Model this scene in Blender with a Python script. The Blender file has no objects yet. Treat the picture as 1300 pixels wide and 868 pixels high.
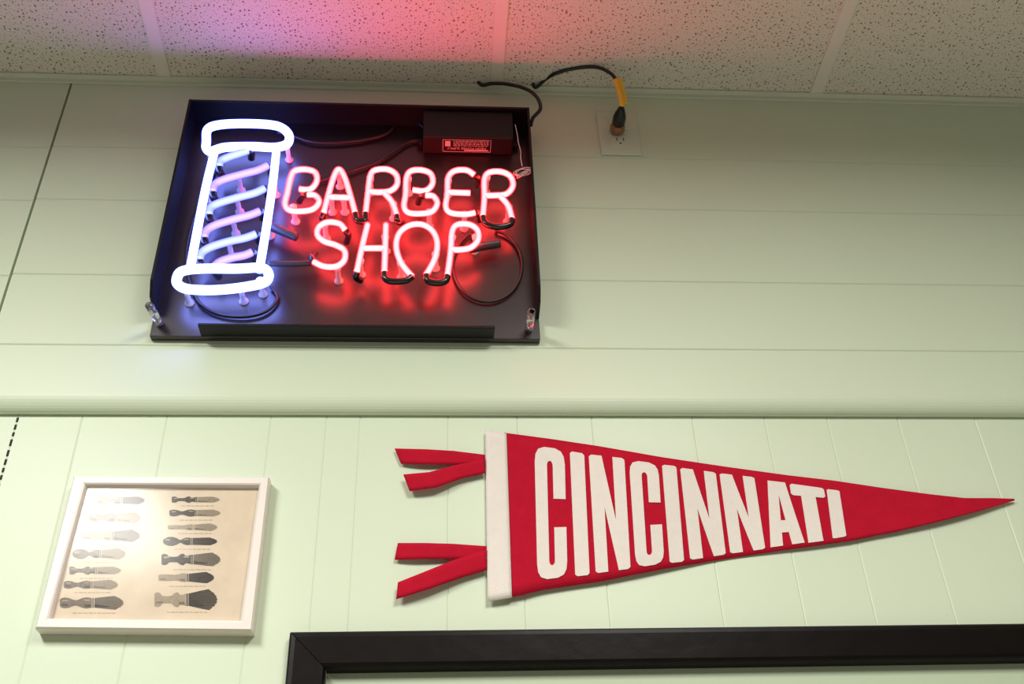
import bpy, bmesh, math, random
from mathutils import Vector, Matrix
random.seed(4)
S = bpy.context.scene
COL = S.collection
S.view_settings.view_transform = 'Standard'
S.view_settings.look = 'None'
S.view_settings.exposure = 0.0

# ------------------------------------------------------------------ camera
VZ = (572.0, -1417.0); VY = (550.0, 1374.0)
a = Vector((VZ[0]-650, 434-VZ[1])); b = Vector((VY[0]-650, 434-VY[1]))
F = math.sqrt(-(a.x*b.x + a.y*b.y))
Zc = Vector((a.x, a.y, -F)).normalized()
Yc = Vector((b.x, b.y, -F)).normalized()
Xc = Yc.cross(Zc).normalized()
R = Matrix((Xc, Yc, Zc))
CP = Vector((0.0, -1.30, 1.60))
cam = bpy.data.cameras.new('camera'); cam.sensor_width = 36; cam.lens = F/1300*36; cam.clip_start = 0.02
co = bpy.data.objects.new('camera', cam); COL.objects.link(co)
co.matrix_world = Matrix.Translation(CP) @ R.to_4x4()
S.camera = co

def ray(px, py): return R @ Vector(((px-650)/F, -(py-434)/F, -1.0))
def at(px, py, Y=0.0):
    d = ray(px, py); return CP + d*((Y-CP.y)/d.y)
def atz(px, py, Z):
    d = ray(px, py); return CP + d*((Z-CP.z)/d.z)

# ------------------------------------------------------------------ materials
def mat(name, col, rough=0.5, metal=0.0, spec=0.5, coat=0.0, trans=0.0, bump=0.0, bscale=200, var=0.0, vscale=6, sheen=0.0):
    m = bpy.data.materials.new(name); m.use_nodes = True
    nt = m.node_tree; p = nt.nodes['Principled BSDF']
    p.inputs['Base Color'].default_value = (*col, 1)
    p.inputs['Roughness'].default_value = rough
    p.inputs['Metallic'].default_value = metal
    p.inputs['Specular IOR Level'].default_value = spec
    p.inputs['Coat Weight'].default_value = coat
    p.inputs['Coat Roughness'].default_value = 0.12
    p.inputs['Transmission Weight'].default_value = trans
    p.inputs['Sheen Weight'].default_value = sheen
    tc = nt.nodes.new('ShaderNodeTexCoord')
    if bump:
        n = nt.nodes.new('ShaderNodeTexNoise'); n.inputs['Scale'].default_value = bscale; n.inputs['Detail'].default_value = 4
        nt.links.new(tc.outputs['Object'], n.inputs['Vector'])
        bp = nt.nodes.new('ShaderNodeBump'); bp.inputs['Strength'].default_value = bump; bp.inputs['Distance'].default_value = 0.002
        nt.links.new(n.outputs['Fac'], bp.inputs['Height']); nt.links.new(bp.outputs['Normal'], p.inputs['Normal'])
    if var:
        n = nt.nodes.new('ShaderNodeTexNoise'); n.inputs['Scale'].default_value = vscale; n.inputs['Detail'].default_value = 5
        nt.links.new(tc.outputs['Object'], n.inputs['Vector'])
        mx = nt.nodes.new('ShaderNodeMix'); mx.data_type = 'RGBA'
        mx.inputs['A'].default_value = (*[c*(1-var) for c in col], 1)
        mx.inputs['B'].default_value = (*[min(1, c*(1+var)) for c in col], 1)
        nt.links.new(n.outputs['Fac'], mx.inputs['Factor']); nt.links.new(mx.outputs['Result'], p.inputs['Base Color'])
    return m

def neon(name, core, edge, power=1.0):
    m = bpy.data.materials.new(name); m.use_nodes = True
    nt = m.node_tree; nt.nodes.remove(nt.nodes['Principled BSDF'])
    e = nt.nodes.new('ShaderNodeEmission'); o = nt.nodes['Material Output']
    lw = nt.nodes.new('ShaderNodeLayerWeight'); lw.inputs['Blend'].default_value = 0.5
    pw = nt.nodes.new('ShaderNodeMath'); pw.operation = 'POWER'; pw.inputs[1].default_value = power
    mx = nt.nodes.new('ShaderNodeMix'); mx.data_type = 'RGBA'
    mx.inputs['A'].default_value = (*core, 1); mx.inputs['B'].default_value = (*edge, 1)
    nt.links.new(lw.outputs['Facing'], pw.inputs[0]); nt.links.new(pw.outputs[0], mx.inputs['Factor'])
    nt.links.new(mx.outputs['Result'], e.inputs['Color']); nt.links.new(e.outputs[0], o.inputs['Surface'])
    return m

def tile_mat():
    m = bpy.data.materials.new('acoustic_tile'); m.use_nodes = True
    nt = m.node_tree; p = nt.nodes['Principled BSDF']; p.inputs['Roughness'].default_value = 0.9
    tc = nt.nodes.new('ShaderNodeTexCoord')
    nz = nt.nodes.new('ShaderNodeTexNoise'); nz.inputs['Scale'].default_value = 140; nz.inputs['Detail'].default_value = 2
    nt.links.new(tc.outputs['Object'], nz.inputs['Vector'])
    ad = nt.nodes.new('ShaderNodeVectorMath'); ad.operation = 'MULTIPLY_ADD'
    ad.inputs[1].default_value = (0.005, 0.005, 0.0)
    nt.links.new(nz.outputs['Color'], ad.inputs[0]); nt.links.new(tc.outputs['Object'], ad.inputs[2])
    masks = []
    for sc, th in ((125, 0.23), (210, 0.19)):
        v = nt.nodes.new('ShaderNodeTexVoronoi'); v.voronoi_dimensions = '2D'; v.inputs['Scale'].default_value = sc
        nt.links.new(ad.outputs[0], v.inputs['Vector'])
        sp = nt.nodes.new('ShaderNodeSeparateColor'); nt.links.new(v.outputs['Color'], sp.inputs[0])
        mu = nt.nodes.new('ShaderNodeMath'); mu.operation = 'MULTIPLY'; mu.inputs[1].default_value = th
        nt.links.new(sp.outputs[0], mu.inputs[0])
        lt = nt.nodes.new('ShaderNodeMath'); lt.operation = 'LESS_THAN'
        nt.links.new(v.outputs['Distance'], lt.inputs[0]); nt.links.new(mu.outputs[0], lt.inputs[1])
        masks.append(lt)
    mxm = nt.nodes.new('ShaderNodeMath'); mxm.operation = 'MAXIMUM'
    nt.links.new(masks[0].outputs[0], mxm.inputs[0]); nt.links.new(masks[1].outputs[0], mxm.inputs[1])
    mx = nt.nodes.new('ShaderNodeMix'); mx.data_type = 'RGBA'
    mx.inputs['A'].default_value = (0.76, 0.73, 0.635, 1); mx.inputs['B'].default_value = (0.24, 0.19, 0.135, 1)
    nt.links.new(mxm.outputs[0], mx.inputs['Factor']); nt.links.new(mx.outputs['Result'], p.inputs['Base Color'])
    return m

M = dict(
    mint=mat('mint_paint', (0.645, 0.745, 0.565), 0.42, spec=0.35, bump=0.10, bscale=60, var=0.03, vscale=3),
    trim=mat('mint_trim_paint', (0.69, 0.74, 0.60), 0.45, spec=0.3, bump=0.08, bscale=60, var=0.02, vscale=3),
    mint_door=mat('muted_mint_paint', (0.50, 0.60, 0.43), 0.5, spec=0.3, bump=0.08, bscale=60, var=0.03, vscale=3),
    gap=mat('dark_gap', (0.02, 0.025, 0.015), 0.9),
    bar=mat('grid_bar_paint', (0.80, 0.76, 0.68), 0.6, var=0.03),
    tile=tile_mat(),
    floor=mat('floor_vinyl', (0.53, 0.49, 0.42), 0.5, var=0.1),
    black=mat('black_acrylic', (0.010, 0.005, 0.006), 0.32, spec=0.75, bump=0.02, bscale=300),
    blackm=mat('black_metal', (0.005, 0.005, 0.006), 0.40, spec=0.22, bump=0.03, bscale=300),
    psu=mat('power_supply_plastic', (0.010, 0.010, 0.011), 0.55, spec=0.25, bump=0.05, bscale=400),
    rubber=mat('black_rubber', (0.010, 0.010, 0.010), 0.42, bump=0.02),
    boot=mat('grey_boot_rubber', (0.04, 0.04, 0.045), 0.4, bump=0.02),
    blockout=mat('blockout_paint', (0.010, 0.008, 0.008), 0.25, coat=0.4),
    glass=mat('clear_glass', (0.9, 0.9, 0.9), 0.15, trans=0.4, bump=0.02),
    acrylic=mat('clear_acrylic', (0.96, 0.97, 0.97), 0.06, trans=0.93, bump=0.01),
    white=mat('white_print', (0.55, 0.55, 0.54), 0.6, var=0.02),
    string=mat('white_string', (0.7, 0.68, 0.65), 0.8, var=0.05),
    casing=mat('black_gloss_paint', (0.006, 0.0045, 0.004), 0.36, spec=0.13, bump=0.25, bscale=35, var=0.4, vscale=25),
    red=mat('red_felt', (0.48, 0.010, 0.030), 0.95, spec=0.05, bump=0.5, bscale=700, var=0.12, vscale=60),
    cream=mat('cream_felt', (0.80, 0.75, 0.68), 0.95, spec=0.1, bump=0.5, bscale=700, var=0.05, vscale=80),
    frame=mat('white_frame_paint', (0.80, 0.74, 0.67), 0.35, bump=0.04, bscale=90, var=0.02),
    paper=mat('cream_paper', (0.69, 0.58, 0.43), 0.85, var=0.16, vscale=35),
    ink1=mat('ink_dark', (0.05, 0.042, 0.034), 0.9, var=0.7, vscale=500),
    ink2=mat('ink_mid', (0.17, 0.14, 0.105), 0.9, var=0.6, vscale=500),
    ink3=mat('ink_light', (0.34, 0.28, 0.20), 0.9, var=0.35, vscale=500),
    plate=mat('painted_plate', (0.63, 0.72, 0.56), 0.42, spec=0.3, var=0.02),
    slot=mat('outlet_slot', (0.10, 0.10, 0.08), 0.7),
    plug=mat('plug_black', (0.012, 0.011, 0.010), 0.4, bump=0.02),
    brown=mat('brass_brown_adapter', (0.30, 0.15, 0.07), 0.4, metal=0.3, var=0.15),
    yellow=mat('yellow_tag', (0.80, 0.55, 0.03), 0.5, var=0.05),
    steel=mat('steel_screw', (0.6, 0.6, 0.58), 0.35, metal=0.9),
    n_red=neon('neon_red', (26, 1.85, 1.90), (26, 0.01, 0.10), 0.5),
    n_white=neon('neon_white', (4.8, 6.0, 18), (0.25, 0.8, 16), 1.1),
    n_blue=neon('neon_blue', (1.0, 1.15, 3.6), (0.08, 0.14, 2.4), 0.7),
    n_pink=neon('neon_lilac', (1.1, 0.85, 3.0), (0.22, 0.08, 1.9), 0.7),
)
# picture glass: mostly clear, a little reflective
g = bpy.data.materials.new('picture_glass'); g.use_nodes = True
nt = g.node_tree; nt.nodes.remove(nt.nodes['Principled BSDF'])
t = nt.nodes.new('ShaderNodeBsdfTransparent'); gl = nt.nodes.new('ShaderNodeBsdfGlossy'); gl.inputs['Roughness'].default_value = 0.16
fr = nt.nodes.new('ShaderNodeFresnel'); fr.inputs['IOR'].default_value = 1.33
ms = nt.nodes.new('ShaderNodeMixShader')
nt.links.new(fr.outputs[0], ms.inputs[0]); nt.links.new(t.outputs[0], ms.inputs[1]); nt.links.new(gl.outputs[0], ms.inputs[2])
nt.links.new(ms.outputs[0], nt.nodes['Material Output'].inputs['Surface'])
M['pglass'] = g

# ------------------------------------------------------------------ object helpers
ORG = {}
def thing(name, label, cat, loc, group=None, kind=None):
    o = bpy.data.objects.new(name, None); COL.objects.link(o); o.location = loc; o.empty_display_size = 0.05
    if label: o['label'] = label
    if cat: o['category'] = cat
    if group: o['group'] = group
    if kind: o['kind'] = kind
    ORG[o.name] = Vector(loc); return o
def obj(name, bm, m, parent=None, smooth=False, label=None, kind=None, cat=None):
    org = ORG[parent.name] if parent else Vector((0, 0, 0))
    bmesh.ops.translate(bm, verts=bm.verts, vec=-org)
    bmesh.ops.recalc_face_normals(bm, faces=bm.faces)
    me = bpy.data.meshes.new(name)
    for f in bm.faces: f.smooth = smooth
    bm.to_mesh(me); bm.free()
    for x in (m if isinstance(m, list) else [m]): me.materials.append(x)
    o = bpy.data.objects.new(name, me); COL.objects.link(o)
    if parent: o.parent = parent
    ORG[o.name] = org
    if label: o['label'] = label
    if kind: o['kind'] = kind
    if cat: o['category'] = cat
    return o
def box(bm, x0, x1, y0, y1, z0, z1, bev=0.0, mi=0):
    vs = [bm.verts.new((x, y, z)) for x in (x0, x1) for y in (y0, y1) for z in (z0, z1)]
    fs = [bm.faces.new([vs[i] for i in q]) for q in ((0,1,3,2),(4,6,7,5),(0,4,5,1),(2,3,7,6),(0,2,6,4),(1,5,7,3))]
    for f in fs: f.material_index = mi
    if bev:
        es = list({e for f in fs for e in f.edges})
        bmesh.ops.bevel(bm, geom=es, offset=bev, segments=2, affect='EDGES', profile=0.5)
def prism(bm, front, back):
    n = len(front)
    A = [bm.verts.new(p) for p in front]; B = [bm.verts.new(p) for p in back]
    bm.faces.new(A); bm.faces.new(B[::-1])
    for i in range(n): bm.faces.new((A[i], B[i], B[(i+1) % n], A[(i+1) % n]))
def catmull(P, n=8, closed=False):
    P = [Vector(p) for p in P]; out = []; N = len(P)
    rng = range(N) if closed else range(N-1)
    for i in rng:
        if closed: p0, p1, p2, p3 = P[(i-1) % N], P[i], P[(i+1) % N], P[(i+2) % N]
        else: p0, p1, p2, p3 = P[max(i-1, 0)], P[i], P[i+1], P[min(i+2, N-1)]
        for k in range(n):
            t = k/n
            out.append(0.5*((2*p1) + (p2-p0)*t + (2*p0-5*p1+4*p2-p3)*t*t + (3*p1-p0-3*p2+p3)*t**3))
    if not closed: out.append(P[-1])
    return out
def tube(bm, pts, r, seg=12, closed=False, radii=None):
    n = len(pts); rings = []
    nrm = None
    for i, p in enumerate(pts):
        if closed: tg = pts[(i+1) % n]-pts[i-1]
        else: tg = pts[min(i+1, n-1)]-pts[max(i-1, 0)]
        tg = tg.normalized()
        if nrm is None:
            nrm = tg.cross(Vector((0, 1, 0)))
            if nrm.length < 0.05: nrm = tg.cross(Vector((1, 0, 0)))
        nrm = (nrm - tg*nrm.dot(tg)).normalized()
        bn = tg.cross(nrm); rr = radii[i] if radii else r
        rings.append([bm.verts.new(p + (nrm*math.cos(2*math.pi*k/seg) + bn*math.sin(2*math.pi*k/seg))*rr) for k in range(seg)])
    m = n if closed else n-1
    for i in range(m):
        A, B = rings[i], rings[(i+1) % n]
        for k in range(seg): bm.faces.new((A[k], A[(k+1) % seg], B[(k+1) % seg], B[k]))
    if not closed:
        bm.faces.new(rings[0][::-1]); bm.faces.new(rings[-1])
def cyl(bm, p, q, r, r2=None, seg=16):
    tube(bm, [Vector(p), Vector(q)], r, seg, radii=[r, r2 if r2 is not None else r])
NB = bmesh.new

# ------------------------------------------------------------------ room
YU = -0.020
X0, X1 = -2.3, 2.5
ZC = at(650, 115, YU).z
zL2 = at(650, 501, YU).z
zL1 = at(650, 527, -0.004).z

# lower wall of vertical planks, with the doorway cut out
DIN = at(412, 846, -0.018)
dx0 = DIN.x; dx1 = at(1420, 845, -0.018).x
dz = at(835, 841, -0.018).z; cw = at(835, 795, -0.018).z - dz
gx = [at(x, 540).x for x in (102, 210, 343, 414, 457, 569, 657, 752, 880, 972, 1052, 1142, 1240)]
gx = [gx[0]-0.26, gx[0]-0.40, gx[0]-0.52, gx[0]-0.66] + gx + [gx[-1]+k for k in (0.10, 0.22, 0.36, 0.48, 0.6, 0.75)]
gx = sorted(x for x in gx if X0 < x < X1)
xseam = at(13, 565).x
prof = [(X0, 0)]
for x in sorted(gx+[xseam]):
    prof += [(x-0.0015, 0), (x, 0.0008), (x+0.0015, 0)]
prof += [(dx0, 0), (dx1, 0), (X1, 0)]
prof.sort(key=lambda p: p[0])
bm = NB()
for (xa, ya), (xb, yb) in zip(prof[:-1], prof[1:]):
    z0 = dz if dx0-1e-6 <= (xa+xb)/2 <= dx1+1e-6 else 0.0
    bm.faces.new([bm.verts.new(v) for v in ((xa, ya, z0), (xb, yb, z0), (xb, yb, ZC), (xa, ya, ZC))])
bmesh.ops.remove_doubles(bm, verts=bm.verts, dist=1e-5)
# broken dark gap in the leftmost seam
z = at(20, 530).z
while z > 1.2:
    h = random.uniform(0.006, 0.011)
    f = bm.faces.new([bm.verts.new(v) for v in ((xseam-.0017, -.0002, z-h), (xseam+.0017, -.0002, z-h), (xseam+.0017, -.0002, z), (xseam-.0017, -.0002, z))])
    f.material_index = 1
    z -= h + random.uniform(0.004, 0.007)
wl = obj('wall_lower', bm, [M['mint'], M['gap']], kind='structure', label='lower pale mint wall of vertical painted planks', cat='wall')

# upper wall of horizontal boards
gz = [at(150, y, YU).z for y in (187, 254, 349, 438)]
xs = at(45, 250, YU).x
def upper(bm, xa, xb, gzs):
    pr = [(YU, ZC)]
    for z in gzs: pr += [(YU, z+0.0019), (YU+0.0015, z), (YU, z-0.0019)]
    pr.append((YU, zL2))
    for k in range(1, 9):
        t = k/8*math.pi/2
        pr.append((YU + 0.016*(1-math.cos(t)), zL2-(zL2-zL1)*math.sin(t)))
    pr.append((-0.0005, zL1+0.001))
    L = [bm.verts.new((xa, y, z)) for y, z in pr]; Rr = [bm.verts.new((xb, y, z)) for y, z in pr]
    for i in range(len(pr)-1): bm.faces.new((L[i], Rr[i], Rr[i+1], L[i+1]))
    for V, x in ((L, xa), (Rr, xb)):
        e = bm.verts.new((x, -0.0005, ZC)); bm.faces.new(V+[e])
bm = NB()
upper(bm, X0, xs-0.0020, [z-0.004 for z in gz])
upper(bm, xs+0.0020, X1, gz)
obj('wall_upper', bm, M['mint'], kind='structure', label='upper pale mint wall of horizontal painted boards', cat='wall')

# ceiling
ceil = thing('ceiling', 'white pinholed acoustic tile ceiling on a metal grid', 'ceiling', (0, -1.2, ZC), kind='structure')
b1 = atz(197, 52, ZC).x; b2 = atz(634, 52, ZC).x; b3 = atz(1058, 61, ZC).x
sp = (b3-b1)/2
bars = [b1-sp*2, b1-sp, b1, b2, b3, b3+sp, b3+2*sp]
rows = [YU, -0.50, -1.10, -1.70, -2.30, -2.90]
for i in range(len(bars)-1):
    for j in range(len(rows)-1):
        bm = NB(); box(bm, bars[i]+0.001, bars[i+1]-0.001, rows[j+1]+0.001, rows[j]-0.001, ZC+0.002, ZC+0.016)
        obj('ceiling_tile', bm, M['tile'], ceil)
for x in bars:
    bm = NB(); box(bm, x-0.0115, x+0.0115, rows[-1], YU-0.011, ZC-0.001, ZC+0.0019, 0.0006); obj('grid_bar', bm, M['bar'], ceil)
for y in rows[1:]:
    bm = NB(); box(bm, bars[0], bars[-1], y-0.0115, y+0.0115, ZC-0.0005, ZC+0.0018, 0.0006); obj('grid_bar', bm, M['bar'], ceil)
bm = NB()
box(bm, X0, X1, YU-0.013, YU-0.0002, ZC-0.0025, ZC+0.001, 0.0006)
box(bm, X0, X1, YU-0.0035, YU-0.0001, ZC-0.011, ZC-0.002, 0.0008)
obj('trim_1', bm, M['trim'], kind='structure', label='narrow mint angle trim where the wall meets the ceiling', cat='trim')
bm = NB(); box(bm, X0, X1, -3.0, 0.1, -0.05, 0.0); obj('floor', bm, M['floor'], kind='structure', label='floor', cat='floor')

# doorway casing
door = thing('door_1', 'glossy black mitred casing around the mint doorway', 'door frame', (dx0, -0.01, 0), kind='structure')
cp = [(0, 0.006), (0, -0.012), (0.002, -0.0155), (0.006, -0.017), (cw*0.5, -0.0175), (cw-0.008, -0.018), (cw-0.003, -0.0172), (cw-0.0008, -0.0150), (cw, -0.012), (cw, 0.0)]
def casing(name, st, en, dst, den):
    bm = NB(); A = []; B = []
    for u, y in cp:
        A.append(bm.verts.new((st[0]+dst[0]*u, y, st[1]+dst[1]*u))); B.append(bm.verts.new((en[0]+den[0]*u, y, en[1]+den[1]*u)))
    for i in range(len(cp)-1): bm.faces.new((A[i], B[i], B[i+1], A[i+1]))
    bm.faces.new(A); bm.faces.new(B[::-1])
    obj(name, bm, M['casing'], door)
casing('head_casing', (dx0+0.0006, dz), (dx1, dz), (-1, 1), (1, 1))
casing('jamb_casing', (dx0, 0.0), (dx0, dz-0.0006), (-1, 0), (-1, 1))
casing('jamb_casing', (dx1, 0.0), (dx1, dz), (1, 0), (1, 1))
bm = NB(); box(bm, dx0+0.001, dx1-0.001, 0.003, 0.040, 0.002, dz-0.001); obj('door_panel', bm, M['mint_door'], door)

# ------------------------------------------------------------------ neon sign
YP = -0.032            # front of the back panel
YF = YP-0.047          # front edge of the flanges
YT = YP-0.042          # plane of the tubes
BL = at(190, 425, YP); BR = at(686, 432, YP)
zb = (BL.z+BR.z)/2
ztp = at(455, 131, YF).z
sx0, sx1 = BL.x, BR.x
sign = thing('neon_sign', 'lit neon sign with glowing barber pole and red lettering in a black tray', 'neon sign', ((sx0+sx1)/2, YP, zb))
bm = NB(); box(bm, sx0, sx1, YP, YU-0.0003, zb, ztp, 0.001); obj('back_panel', bm, M['black'], sign)
zfl = at(194, 355, YF).z
for xa in (sx0, sx1-0.004):
    bm = NB()
    pts = [(YF, ztp), (YF, zfl), (YF+0.012, zfl-0.022), (YP, zfl-0.03), (YP, ztp)]
    prism(bm, [(xa, y, z) for y, z in pts], [(xa+0.004, y, z) for y, z in pts])
    obj('side_flange', bm, M['blackm'], sign)
bm = NB(); box(bm, sx0+0.004, sx1-0.004, YF, YP, ztp-0.004, ztp, 0.0006); obj('top_flange', bm, M['blackm'], sign)
lx0 = at(252, 415, YP-0.02).x; lx1 = at(628, 417, YP-0.02).x
bm = NB(); box(bm, lx0, lx1, YP-0.026, YP, zb+0.001, zb+0.006, 0.001); obj('bottom_lip', bm, M['blackm'], sign)

# power supply
px0 = at(537, 160, YF).x; px1 = at(652, 160, YF).x
pzb = at(595, 196, YP).z
YS = YP-0.040
bm = NB(); box(bm, px0, px1, YS, YP, pzb, ztp-0.005, 0.0025); psu = obj('power_supply', bm, M['psu'], sign, label='black neon power supply box')
for k in range(2):
    bm = NB(); box(bm, px1+0.001 if k else px0-0.010, px1+0.010 if k else px0-0.001, YP-0.012, YP, pzb+0.012, pzb+0.02, 0.001)
    obj('mounting_ear', bm, M['blackm'], psu)
# printed label on the underside
bm = NB()
lxa = at(562, 180, YP-0.02).x; lxb = at(623, 180, YP-0.02).x
ly0, ly1 = YS+0.006, YP-0.006
zl = pzb-0.0004
def strip(x0, x1, y0, y1): box(bm, x0, x1, y0, y1, zl, zl+0.0003)
W = lxb-lxa; H = ly1-ly0
strip(lxa, lxb, ly0, ly0+0.0008); strip(lxa, lxb, ly1-0.0008, ly1); strip(lxa, lxa+0.0008, ly0, ly1); strip(lxb-0.0008, lxb, ly0, ly1)
for r in range(4):
    x = lxa+W*0.22; y = ly0+H*(0.10+0.125*r)
    while x < lxb-W*0.06:
        w = random.uniform(0.002, 0.007); strip(x, min(x+w, lxb-W*0.05), y, y+0.0012); x += w+0.0014
strip(lxa+W*0.05, lxa+W*0.16, ly0+H*0.12, ly0+H*0.55)
strip(lxa+W*0.45, lxb-W*0.05, ly1-H*0.18, ly1-H*0.09)
obj('rating_label', bm, M['white'], psu)
tx = bpy.data.curves.new('txt', 'FONT'); tx.body = 'NEON POWER SUPPLY'; tx.size = 0.0082; tx.align_x = 'CENTER'; tx.extrude = 0.0001
to = bpy.data.objects.new('txt', tx); COL.objects.link(to)
me = bpy.data.meshes.new_from_object(to.evaluated_get(bpy.context.evaluated_depsgraph_get()))
bpy.data.objects.remove(to)
bm = NB(); bm.from_mesh(me)
c = Vector(((lxa+lxb)/2, ly0+H*0.62, zl))
for v in bm.verts: v.co = c + Vector((-1, 0, 0))*v.co.x*0.80 + Vector((0, 1, 0))*v.co.y*0.9 + Vector((0, 0, -1))*v.co.z
obj('label_lettering', bm, M['white'], psu)

def tubes(name, paths, r, m, n=7, Y=YT, label=None, parent=None, closed=False):
    bm = NB()
    for P in paths:
        tube(bm, catmull([at(p[0], p[1], (p[2] if len(p) > 2 else Y)) for p in P], n, closed), r, 14, closed)
    return obj(name, bm, M[m], parent or sign, True, label)

LT = [
 [[(380,240),(394,240),(402,230),(400,219),(388,215),(374,217),(369,226),(365,244),(362,259),(368,267),(384,268),(398,265),(405,256),(400,248),(390,247)]],
 [[(411,270),(417,247),(424,224),(430,215),(437,224),(445,249),(451,271)], [(417,250),(446,251)]],
 [[(464,272),(467,246),(470,224),(476,216),(492,215),(503,222),(504,234),(496,242),(482,244),(469,243)], [(487,244),(498,257),(504,274)]],
 [[(524,241),(540,242),(549,233),(547,221),(536,216),(522,217),(516,226),(515,246),(513,262),(519,270),(536,271),(549,268),(555,258),(550,249),(540,248)]],
 [[(602,222),(592,216),(577,217),(569,226),(568,246),(566,262),(572,270),(590,272),(603,270)], [(568,244),(597,245)]],
 [[(613,275),(615,250),(615,228),(621,219),(636,218),(648,224),(651,236),(643,246),(629,248),(614,248)], [(634,248),(645,261),(650,278)]],
 [[(438,292),(431,284),(416,282),(405,288),(403,298),(411,306),(426,311),(437,318),(437,330),(427,338),(411,338),(398,332)]],
 [[(467,284),(460,312),(453,345)], [(459,315),(489,315)], [(490,284),(489,315),(488,346)]],
 [[(523,351),(509,333),(503,313),(507,296),(520,286),(536,285),(549,293),(555,308),(552,328),(541,349)]],
 [[(568,350),(572,320),(574,294),(581,285),(596,285),(606,292),(607,304),(598,314),(583,317),(572,316)]],
]
for P, nm in zip(LT, 'BARBERSHOP'):
    tubes('letter_tube', P, 0.0048, 'n_red', label='glowing red neon letter ' + nm)
BK = [[(411,270),(409,277,YT+.008),(416,281,YT+.02)], [(451,271),(453,279),(459,281),(464,279),(464,271)], [(504,274),(505,281),(512,284,YT+.012)],
      [(613,275),(617,284),(632,288),(647,285),(650,278)], [(488,346),(489,353),(497,357),(515,356),(523,351)], [(541,349),(543,356),(553,359),(565,357),(568,350)],
      [(453,345),(452,352,YT+.008),(458,356,YT+.02)], [(398,332),(396,326,YT+.006),(400,322,YT+.02)],
      [(390,247),(384,249,YT+.008),(380,256,YT+.025)], [(540,248),(534,250,YT+.008),(531,258,YT+.025)], [(603,270),(608,272,YT+.008),(609,280,YT+.025)], [(602,222),(607,227,YT+.008),(606,236,YT+.025)], [(438,292),(442,298,YT+.008),(440,308,YT+.025)]]
for P in BK: tubes('blackout_bend', [P], 0.0053, 'blockout')

tubes('pole_cap_tube', [[(262,180),(264,164),(282,158),(320,157),(352,160),(366,170),(365,182),(350,187),(320,186),(286,187),(268,192),(262,188)]], 0.0074, 'n_white', closed=True)
tubes('pole_side_tube', [[(272,194),(262,235),(251,290),(241,344)]], 0.0066, 'n_white')
tubes('pole_side_tube', [[(351,190),(346,235),(338,290),(329,344)]], 0.0066, 'n_white')
tubes('pole_base_tube', [[(225,352),(232,344),(256,341),(300,341),(332,340),(341,348),(336,358),(312,364),(275,368),(240,367),(226,361)]], 0.0074, 'n_white', closed=True)
ST = [[(278,211),(281,204),(291,199),(303,195),(315,191)], [(270,243),(273,234),(284,228),(308,221),(327,216),(340,210)], [(265,272),(268,263),(280,257),(304,250),(323,245),(336,239)],
      [(259,301),(263,292),(275,285),(298,278),(317,273),(330,268)], [(253,329),(257,320),(269,313),(292,306),(311,302),(325,297)], [(272,338),(280,332),(295,327),(310,324),(320,320)]]
for i, P in enumerate(ST):
    tubes('stripe_tube', [P], 0.0064, 'n_pink' if i in (1, 3, 5) else 'n_blue', Y=YT+0.004)
    x, y = P[-1]
    tubes('blackout_bend', [[(x, y, YT+.004), (x+4, y+3, YT+.010), (x+4, y+10, YT+.024)]], 0.0060, 'blockout')
    x, y = P[0]
    tubes('blackout_bend', [[(x, y, YT+.004), (x+1, y+7, YT+.010), (x+6, y+14, YT+.024)]], 0.0060, 'blockout')

# glass tube supports
SUP = [(372,262),(430,217),(420,250),(470,225),(499,258),(518,226),(545,268),(569,228),(590,271),(618,224),(646,262),
       (412,284),(428,338),(457,330),(489,300),(509,333),(553,322),(574,300),(604,300),(436,250),(330,355),
       (264,190),(364,183),(347,228),(262,235),(252,285),(340,280),(235,366),(305,364),(302,222),(300,249),(295,277),(290,306)]
for x, y in SUP:
    p = at(x, y, YT+0.005); q = Vector((p.x, YP, p.z))
    bm = NB()
    tube(bm, [p, p.lerp(q, .15), p.lerp(q, .3), p.lerp(q, .82), p.lerp(q, .92), q], .004, 12, radii=[.0062, .0058, .0042, .0040, .0072, .0078])
    obj('tube_support', bm, M['glass'], sign, True)

# wiring
WY = YP-0.006
def wire(name, P, r, m='rubber', Y=WY, n=8):
    bm = NB(); tube(bm, catmull([at(p[0], p[1], (p[2] if len(p) > 2 else Y)) for p in P], n), r, 10); return obj(name, bm, M[m], sign, True)
wire('wire', [(540,164),(524,151),(507,151),(494,168),(470,176),(430,181),(395,180),(370,172),(352,168)], .0026)
wire('wire', [(540,178),(520,180),(500,192),(478,206),(450,216),(425,224),(400,232)], .0026)
wire('wire', [(288,190),(268,225),(249,270),(238,310),(238,345),(250,380),(275,398),(310,402),(338,395),(352,378),(344,364)], .0026)
ring = [(619+44*math.cos(t), 337+46*math.sin(t)) for t in [math.radians(-75+330*k/22) for k in range(23)]]
wire('wire', [(632,287)] + ring[:-1] + [(604,306)], .0024, n=4)
wire('electrode_boot', [(336,284,YT+.016), (355,292,YT+.018), (377,301,YT+.02)], .0072, 'boot')
wire('electrode_boot', [(596,316,YT+.014), (614,312,YT+.016), (634,309,YT+.018)], .0072, 'boot')
wire('electrode_boot', [(340,334,YT+.014), (365,335,YT+.018), (396,334,YT+.02)], .0046, 'boot')
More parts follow.
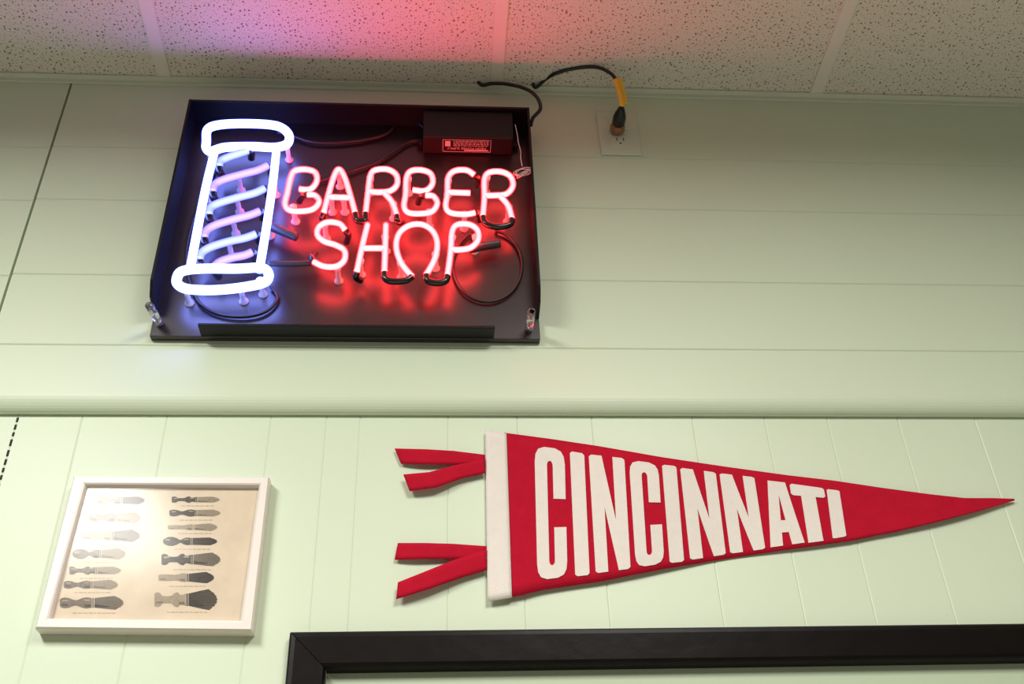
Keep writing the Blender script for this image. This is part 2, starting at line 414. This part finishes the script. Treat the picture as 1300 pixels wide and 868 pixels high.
# clear stand-offs, the left one knocked slightly askew
for x, y, lean in ((203,411,-.006), (672,418,0)):
    p = at(x, y, YP); bm = NB()
    q = p + Vector((lean, -0.046, 0))
    tube(bm, [p, q, q, p+Vector((0, -0.002, 0))], .005, 18, radii=[.0058, .0058, .0040, .0040])
    so = obj('standoff', bm, M['acrylic'], sign, True, label='clear plastic stand-off tube')
    bm = NB(); cyl(bm, p + Vector((0, -0.0003, 0)), p + Vector((0, -0.004, 0)), .0036); obj('screw', bm, M['steel'], so, True)
# pull string
P = [(654,158),(657,172),(658,180),(661,192),(661,200),(663,211)]
bm = NB(); tube(bm, catmull([at(x, y, YF+.004) for x, y in P], 6), .0006, 8)
for k in range(5):
    cx = 664+random.uniform(-2, 2); cy = 219+random.uniform(-2, 2); rx = random.uniform(5, 11); ry = random.uniform(4, 8); ph = random.uniform(0, 3)
    loop = [at(cx+rx*math.cos(t+ph), cy+ry*math.sin(t+ph*.5), YF+.004+.003*math.sin(t*2+k)) for t in [i*2*math.pi/10 for i in range(10)]]
    tube(bm, catmull(loop, 4, True), .0006, 6, True)
obj('pull_string', bm, M['string'], sign, True, label='thin knotted white string')

# ------------------------------------------------------------------ outlet
oc = at(786, 174, YU)
outlet = thing('wall_outlet', 'mint painted wall outlet with the black plug in it', 'outlet', (oc.x, YU, oc.z))
ow = 0.037; oz0 = at(786, 198, YU).z; oz1 = at(786, 144, YU).z
bm = NB(); box(bm, oc.x-ow, oc.x+ow, YU-0.004, YU-0.0002, oz0, oz1, 0.0018); obj('cover_plate', bm, M['plate'], outlet)
ocz = (oz0+oz1)/2
for s in (-1, 1):
    zc = ocz+s*0.021
    bm = NB(); box(bm, oc.x-.0165, oc.x+.0165, YU-.0055, YU-.0035, zc-.0145, zc+.0145, .0008); k = obj('receptacle', bm, M['plate'], outlet)
    bm = NB()
    for dxx in (-.006, .006): box(bm, oc.x+dxx-.0010, oc.x+dxx+.0010, YU-.0057, YU-.0049, zc-.001, zc+.006)
    cyl(bm, (oc.x, YU-.0057, zc-.007), (oc.x, YU-.0049, zc-.007), .0020)
    obj('slot', bm, M['slot'], k)
bm = NB(); cyl(bm, (oc.x, YU-.0050, ocz), (oc.x, YU-.0035, ocz), .003); obj('screw', bm, M['steel'], outlet)

# ------------------------------------------------------------------ power cord and plug
pc = at(783, 167, YU-.0060)
cord = thing('power_cord', 'black power cord looping under the ceiling from sign to outlet', 'cord', (pc.x, pc.y, pc.z))
y0 = pc.y
bm = NB()
pa = [(0, .011), (.004, .0130), (.012, .0130), (.016, .012), (.018, .010)]
tube(bm, [Vector((pc.x, y0-d, pc.z)) for d, r in pa], 0, 20, radii=[r for d, r in pa]); obj('adapter', bm, M['brown'], cord, True, label='brassy brown plug end')
bm = NB()
pa = [(.0181, .0095), (.022, .0115), (.034, .0115), (.043, .0095), (.050, .0070), (.056, .0050)]
tube(bm, [Vector((pc.x, y0-d, pc.z)) for d, r in pa], 0, 20, radii=[r for d, r in pa]); plug = obj('plug', bm, M['plug'], cord, True, label='slim black plug')
pe = Vector((pc.x, y0-.055, pc.z))
cr = .0033
YC = YP-0.042
xo = sx1+.005
pA = [Vector((xo, YP-.012, at(680,160,YP-.012).z)), Vector((xo+.003, YP-.026, at(683,150,YP-.026).z)), at(686,138,YC+.004), at(682,124,YC+.008), at(668,113,YC+.014), at(645,107,YC+.022), at(625,106,YU-.022), at(612,108,YU-.016)]
e1 = Vector((pA[-1].x-.010, YU-.016, ZC+.010))
pB = [at(680,111,YU-.016), at(692,101,YU-.024), at(706,93,YC+.01), at(728,87,YC), at(755,85,YC-.010), at(772,91,YC-.016), at(782,102,YC-.020), pe+Vector((0, -.010, .004))]
s2 = Vector((pB[0].x-.006, YU-.015, ZC+.010))
bm = NB(); tube(bm, catmull(pA+[e1], 8), cr, 12); obj('cable', bm, M['rubber'], cord, True)
path = catmull([s2]+pB+[pe], 8)
bm = NB(); tube(bm, path, cr, 12); obj('cable', bm, M['rubber'], cord, True)
# yellow tag wrapped round the cord just above the plug
bm = NB()
seg_ = path[-17:-5]
tube(bm, seg_, .0050, 14)
w0 = seg_[0]; w1 = seg_[-1]
prism(bm, [w0+Vector((.002, -.0050, 0)), w0+Vector((.010, -.0050, -.001)), w1+Vector((.010, -.0055, 0)), w1+Vector((.002, -.0055, 0))],
          [w0+Vector((.002, -.0043, 0)), w0+Vector((.010, -.0043, -.001)), w1+Vector((.010, -.0048, 0)), w1+Vector((.002, -.0048, 0))])
obj('warning_tag', bm, M['yellow'], cord, label='small yellow tag wrapped on the cord')

# ------------------------------------------------------------------ pennant
def WV(px, py): return -0.0065 - 0.0022*math.sin(px/62.0+py/85.0) - 0.0012*math.sin(px/31.0)
o = at(640, 655)
pen = thing('pennant', 'red felt triangular pennant lettered in cream with a white header and streamers', 'pennant', (o.x, 0, o.z))
def interp(P, x):
    for (xa, ya), (xb, yb) in zip(P[:-1], P[1:]):
        if xa <= x <= xb: return ya+(yb-ya)*(x-xa)/(xb-xa)
    return P[-1][1]
TOP = [(640,549),(700,557),(760,566),(840,580),(920,592),(1000,603),(1060,610),(1120,619),(1180,627),(1225,632),(1262,632),(1288,633)]
BOT = [(640,759),(662,755),(690,748),(760,738),(840,722),(920,709),(1000,697),(1080,686),(1140,674),(1190,662),(1240,649),(1270,640),(1288,635)]
def sheet(bm, f, nu, nv, th=0.0012):
    A = [[bm.verts.new(f(i/nu, j/nv)) for j in range(nv+1)] for i in range(nu+1)]
    B = [[bm.verts.new(A[i][j].co + Vector((0, th, 0))) for j in range(nv+1)] for i in range(nu+1)]
    for i in range(nu):
        for j in range(nv):
            bm.faces.new((A[i][j], A[i+1][j], A[i+1][j+1], A[i][j+1])); bm.faces.new((B[i][j], B[i][j+1], B[i+1][j+1], B[i+1][j]))
    for i in range(nu):
        for j in (0, nv): bm.faces.new((A[i][j], B[i][j], B[i+1][j], A[i+1][j]))
    for j in range(nv):
        for i in (0, nu): bm.faces.new((A[i][j], A[i][j+1], B[i][j+1], B[i][j]))
def body(u, v):
    xt = 640+u*648; xb = 644+u*644
    yt = interp(TOP, xt); yb = interp(BOT, xb)
    x = xt+(xb-xt)*v; y = yt+(yb-yt)*v
    return at(x, y, WV(x, y))
bm = NB(); sheet(bm, body, 90, 14); obj('felt_body', bm, M['red'], pen, True)
def band(u, v):
    q = [(616,545),(643,550),(650,758),(619,763)]
    x = (q[0][0]*(1-u)+q[1][0]*u)*(1-v)+(q[3][0]*(1-u)+q[2][0]*u)*v
    y = (q[0][1]*(1-u)+q[1][1]*u)*(1-v)+(q[3][1]*(1-u)+q[2][1]*u)*v
    return at(x, y, WV(x, y)-.0016)
bm = NB(); sheet(bm, band, 6, 24); obj('header_band', bm, M['cream'], pen, True, label='white header band')
co_ = [(1,.39),(1,.12),(.97,.06),(.88,.02),(.68,0),(.32,0),(.12,.02),(.03,.06),(0,.12)]
ci_ = [(.595,.39),(.595,.14),(.587,.122),(.557,.108),(.525,.102),(.475,.102),(.443,.108),(.413,.122),(.405,.14)]
co_ = co_ + [(x, 1-y) for x, y in co_[::-1]]; ci_ = ci_ + [(x, 1-y) for x, y in ci_[::-1]]
def stem(x0, x1, cl, cr_, k=.07, h=.016):
    return [((x0+k*cl,0),(x1-k*cr_,0),(x1,h),(x0,h)), ((x0,h),(x1,h),(x1,1-h),(x0,1-h)), ((x0,1-h),(x1,1-h),(x1-k*cr_,1),(x0+k*cl,1))]
GL = {
 'C': [(co_[i], co_[i+1], ci_[i+1], ci_[i]) for i in range(len(co_)-1)],
 'I': stem(0, 1, 1, 1, .15, .015),
 'N': stem(0, .36, 1, 0) + stem(.665, 1, 0, 1) + [((.36,0),(.665,.56),(.665,1),(.36,.44))],
 'A': [((.25,0),(.5,0),(.5,.2),(.2,.2)), ((.2,.2),(.5,.2),(.365,1),(0,1)), ((.5,0),(.75,0),(.8,.2),(.5,.2)), ((.5,.2),(.8,.2),(1,1),(.635,1)), ((.43,.61),(.57,.61),(.602,.80),(.398,.80))],
 'T': [((.06,0),(.94,0),(1,.025),(0,.025)), ((0,.025),(1,.025),(1,.165),(0,.165)), ((0,.165),(1,.165),(.94,.19),(.06,.19)), ((.29,.19),(.71,.19),(.71,1),(.29,1))],
}
WORD = [('C',[(679,566),(716,571),(720,731),(683,736)]), ('I',[(724,573),(741,576),(748,729),(731,731)]), ('N',[(748,577),(792,582),(800,721),(757,727)]),
 ('C',[(799,584),(835,589),(843,714),(808,720)]), ('I',[(841,590),(858,592),(868,712),(851,714)]), ('N',[(864,594),(908,600),(921,703),(877,710)]),
 ('N',[(914,601),(957,606),(971,696),(928,702)]), ('A',[(964,609),(1007,614),(1021,688),(979,694)]), ('T',[(1003,614),(1045,620),(1058,684),(1014,690)]), ('I',[(1050,621),(1065,623),(1074,680),(1058,683)])]
EX = 0.6
for wi, (ch, q) in enumerate(WORD):
    q = [(q[0][0]-EX, q[0][1]-.5), (q[1][0]+EX, q[1][1]-.5), (q[2][0]+EX, q[2][1]+.5), (q[3][0]-EX, q[3][1]+.5)]
    bm = NB()
    for g4 in GL[ch]:
        def f(u, v, g4=g4):
            a0 = [g4[0][k]*(1-u)+g4[1][k]*u for k in (0, 1)]; a1 = [g4[3][k]*(1-u)+g4[2][k]*u for k in (0, 1)]
            U = a0[0]*(1-v)+a1[0]*v; V = a0[1]*(1-v)+a1[1]*v
            x = (q[0][0]*(1-U)+q[1][0]*U)*(1-V)+(q[3][0]*(1-U)+q[2][0]*U)*V
            y = (q[0][1]*(1-U)+q[1][1]*U)*(1-V)+(q[3][1]*(1-U)+q[2][1]*U)*V
            return at(x, y, WV(x, y)-.0012)
        sheet(bm, f, 2 if ch == 'C' else 4, 3 if ch == 'C' else 12, .0008)
    bmesh.ops.remove_doubles(bm, verts=bm.verts, dist=1e-5)
    obj('felt_letter', bm, M['cream'], pen, label='cream felt letter ' + ch)
SR = [([(501,569),(540,570),(575,572),(616,577)], [(509,588),(545,589),(580,589),(616,588)], -.006),
      ([(512,602),(545,599),(578,590),(616,582)], [(520,623),(555,618),(585,607),(616,600)], -.011),
      ([(505,689),(540,689),(575,690),(618,693)], [(501,710),(540,709),(578,709),(618,708)], -.006),
      ([(505,739),(540,725),(580,709),(618,697)], [(503,760),(545,747),(585,733),(618,723)], -.011)]
for A, B, Y in SR:
    def f(u, v):
        x = interp([(i/3, p[0]) for i, p in enumerate(A)], u)*(1-v)+interp([(i/3, p[0]) for i, p in enumerate(B)], u)*v
        y = interp([(i/3, p[1]) for i, p in enumerate(A)], u)*(1-v)+interp([(i/3, p[1]) for i, p in enumerate(B)], u)*v
        return at(x, y, Y*(1-u)+(-.0075 if Y > -.01 else -.0095)*u - .004*math.sin(u*math.pi*1.5)*(1-u))
    bm = NB(); sheet(bm, f, 24, 4); obj('streamer', bm, M['red'], pen, True)

# ------------------------------------------------------------------ framed print
YFR = -0.022
FO = [(93,604),(342,605),(320,800),(44,797)]
FI = [(109,615),(328,616),(304,786),(63,783)]
o = at(190, 806)
pic = thing('framed_print', 'white framed vintage shaving brush print under glass', 'framed picture', (o.x, 0, o.z))
Po = [at(x, y, YFR) for x, y in FO]; Pi = [at(x, y, YFR) for x, y in FI]
for s in range(4):
    e = (s+1) % 4
    bm = NB()
    secs = []
    for k in (s, e):
        O, I = Po[k], Pi[k]
        d = I-O
        secs.append([Vector((O.x, -.0003, O.z)), Vector((O.x, YFR+.003, O.z)), O+d*.12, O+d*.75, O+d*.9+Vector((0, .0015, 0)), Vector((I.x, YFR+.005, I.z)), Vector((I.x, -.0060, I.z)), Vector((I.x, -.0003, I.z))])
    A = [bm.verts.new(p) for p in secs[0]]; B = [bm.verts.new(p) for p in secs[1]]
    n = len(A)
    for i in range(n): bm.faces.new((A[i], B[i], B[(i+1) % n], A[(i+1) % n]))
    bm.faces.new(A); bm.faces.new(B[::-1])
    obj('frame_rail', bm, M['frame'], pic)
YPR = -0.0125
def flat(bm, P, Y, mi=0):
    f = bm.faces.new([bm.verts.new(at(x, y, Y)) for x, y in P]); f.material_index = mi; return f
bm = NB()
PQ = [Vector((p.x, YPR, p.z)) for p in Pi]
ctr = sum(PQ, Vector())/4
bm.faces.new([bm.verts.new(p+(p-ctr)*0.006) for p in PQ])
prn = obj('paper_sheet', bm, M['paper'], pic)
bm = NB(); bm.faces.new([bm.verts.new(Vector((p.x, YFR+.007, p.z))) for p in PQ]); obj('glass_pane', bm, M['pglass'], pic)
# printed brushes, flat on the paper: (x0, x1, y, half height, handle ink, bristle ink, bristle shape, handle profile)
HP = [
 [(0,.40),(.03,.55),(.08,.62),(.15,.54),(.21,.36),(.25,.30),(.30,.40),(.36,.58),(.42,.64),(.46,.60),(.50,.54)],
 [(0,.25),(.04,.50),(.10,.70),(.18,.72),(.26,.50),(.30,.26),(.34,.26),(.38,.48),(.44,.60),(.50,.56)],
 [(0,.30),(.02,.42),(.10,.46),(.20,.44),(.30,.40),(.36,.46),(.42,.58),(.47,.62),(.50,.58)],
 [(0,.55),(.04,.66),(.09,.60),(.13,.34),(.20,.30),(.27,.34),(.32,.60),(.37,.68),(.41,.44),(.45,.44),(.50,.56)],
]
BR_ = [(122,184,635,8,1,0,0,1),(113,179,657,9,1,2,1,0),(104,178,680,10,2,1,1,2),(92,160,703,9,1,2,1,1),(88,154,724,8,1,2,0,3),(81,150,742,8,1,2,1,0),(76,157,765,11,1,1,1,0),
       (218,279,634,6,0,2,0,3),(215,280,651,7,0,2,0,0),(213,276,669,6,2,2,1,2),(207,276,687,8,0,0,0,1),(205,280,710,11,0,1,1,3),(201,272,733,9,2,0,1,2),(196,276,761,14,2,0,2,3)]
for x0, x1, y, h, hk, bk, shp, hi in BR_:
    bm = NB()
    L = x1-x0
    hp = HP[hi]
    for (ua, ra), (ub, rb) in zip(hp[:-1], hp[1:]):
        flat(bm, [(x0+L*ua, y-h*ra), (x0+L*ub, y-h*rb), (x0+L*ub, y+h*rb), (x0+L*ua, y+h*ra)], YPR-.0003, hk)
    flat(bm, [(x0+L*.508, y-h*.56), (x0+L*.530, y-h*.56), (x0+L*.530, y+h*.56), (x0+L*.508, y+h*.56)], YPR-.0003, min(hk, bk))
    fan = (.62, .80, .95)[shp]
    n = 13
    for k in range(n):
        va = -1+2*k/n; vb = va+2/n*.8
        e0 = 1-.14*abs(va)**2-.015*(k % 2); e1 = 1-.14*abs(vb)**2
        mid = .55+(fan-.55)*.75
        flat(bm, [(x0+L*.54, y+h*.55*va), (x0+L*.76, y+h*mid*va), (x0+L*e0, y+h*fan*va), (x0+L*e1, y+h*fan*vb), (x0+L*.76, y+h*mid*vb), (x0+L*.54, y+h*.55*vb)], YPR-.0003, bk)
    flat(bm, [(x0+L*.54, y+h*.15), (x0+L*.78, y+h*.40), (x0+L*.78, y+h*.6*fan), (x0+L*.54, y+h*.52)], YPR-.0005, max(0, bk-1))
    if hk:
        flat(bm, [(x0+L*.03, y+h*.16), (x0+L*.14, y+h*.16), (x0+L*.12, y+h*.30), (x0+L*.03, y+h*.30)], YPR-.0005, hk-1)
        flat(bm, [(x0+L*.38, y+h*.20), (x0+L*.48, y+h*.20), (x0+L*.48, y+h*.44), (x0+L*.39, y+h*.42)], YPR-.0005, hk-1)
    if hk < 2:
        flat(bm, [(x0+L*.04, y-h*.34), (x0+L*.13, y-h*.34), (x0+L*.13, y-h*.16), (x0+L*.04, y-h*.16)], YPR-.0005, 2)
        flat(bm, [(x0+L*.38, y-h*.40), (x0+L*.47, y-h*.40), (x0+L*.47, y-h*.22), (x0+L*.38, y-h*.22)], YPR-.0005, 2)
    x = x0+L*.2
    while x < x0+L*.85:
        w = random.uniform(2, 6); flat(bm, [(x, y+h+1.6), (x+w, y+h+1.6), (x+w, y+h+2.2), (x, y+h+2.2)], YPR-.0003, 2); x += w+1.5
    obj('brush_illustration', bm, [M['ink1'], M['ink2'], M['ink3']], prn)

# ------------------------------------------------------------------ lights
def area(name, loc, sx, sy, power, col, rot=(0, 0, 0)):
    l = bpy.data.lights.new(name, 'AREA'); l.shape = 'RECTANGLE'; l.size = sx; l.size_y = sy; l.energy = power; l.color = col; l.spread = math.radians(173)
    o = bpy.data.objects.new(name, l); COL.objects.link(o); o.location = loc; o.rotation_euler = rot; return o
area('ceiling_lamp', (-1.08, -1.60, ZC-0.03), 0.45, 0.9, 62, (1.0, 0.97, 0.915))
area('ceiling_lamp', (0.50, -1.68, ZC-0.03), 0.5, 1.0, 44, (1.0, 0.955, 0.895))
w = bpy.data.worlds.new('world'); S.world = w; w.use_nodes = True
w.node_tree.nodes['Background'].inputs[0].default_value = (1.0, 0.95, 0.85, 1)
w.node_tree.nodes['Background'].inputs[1].default_value = 0.125
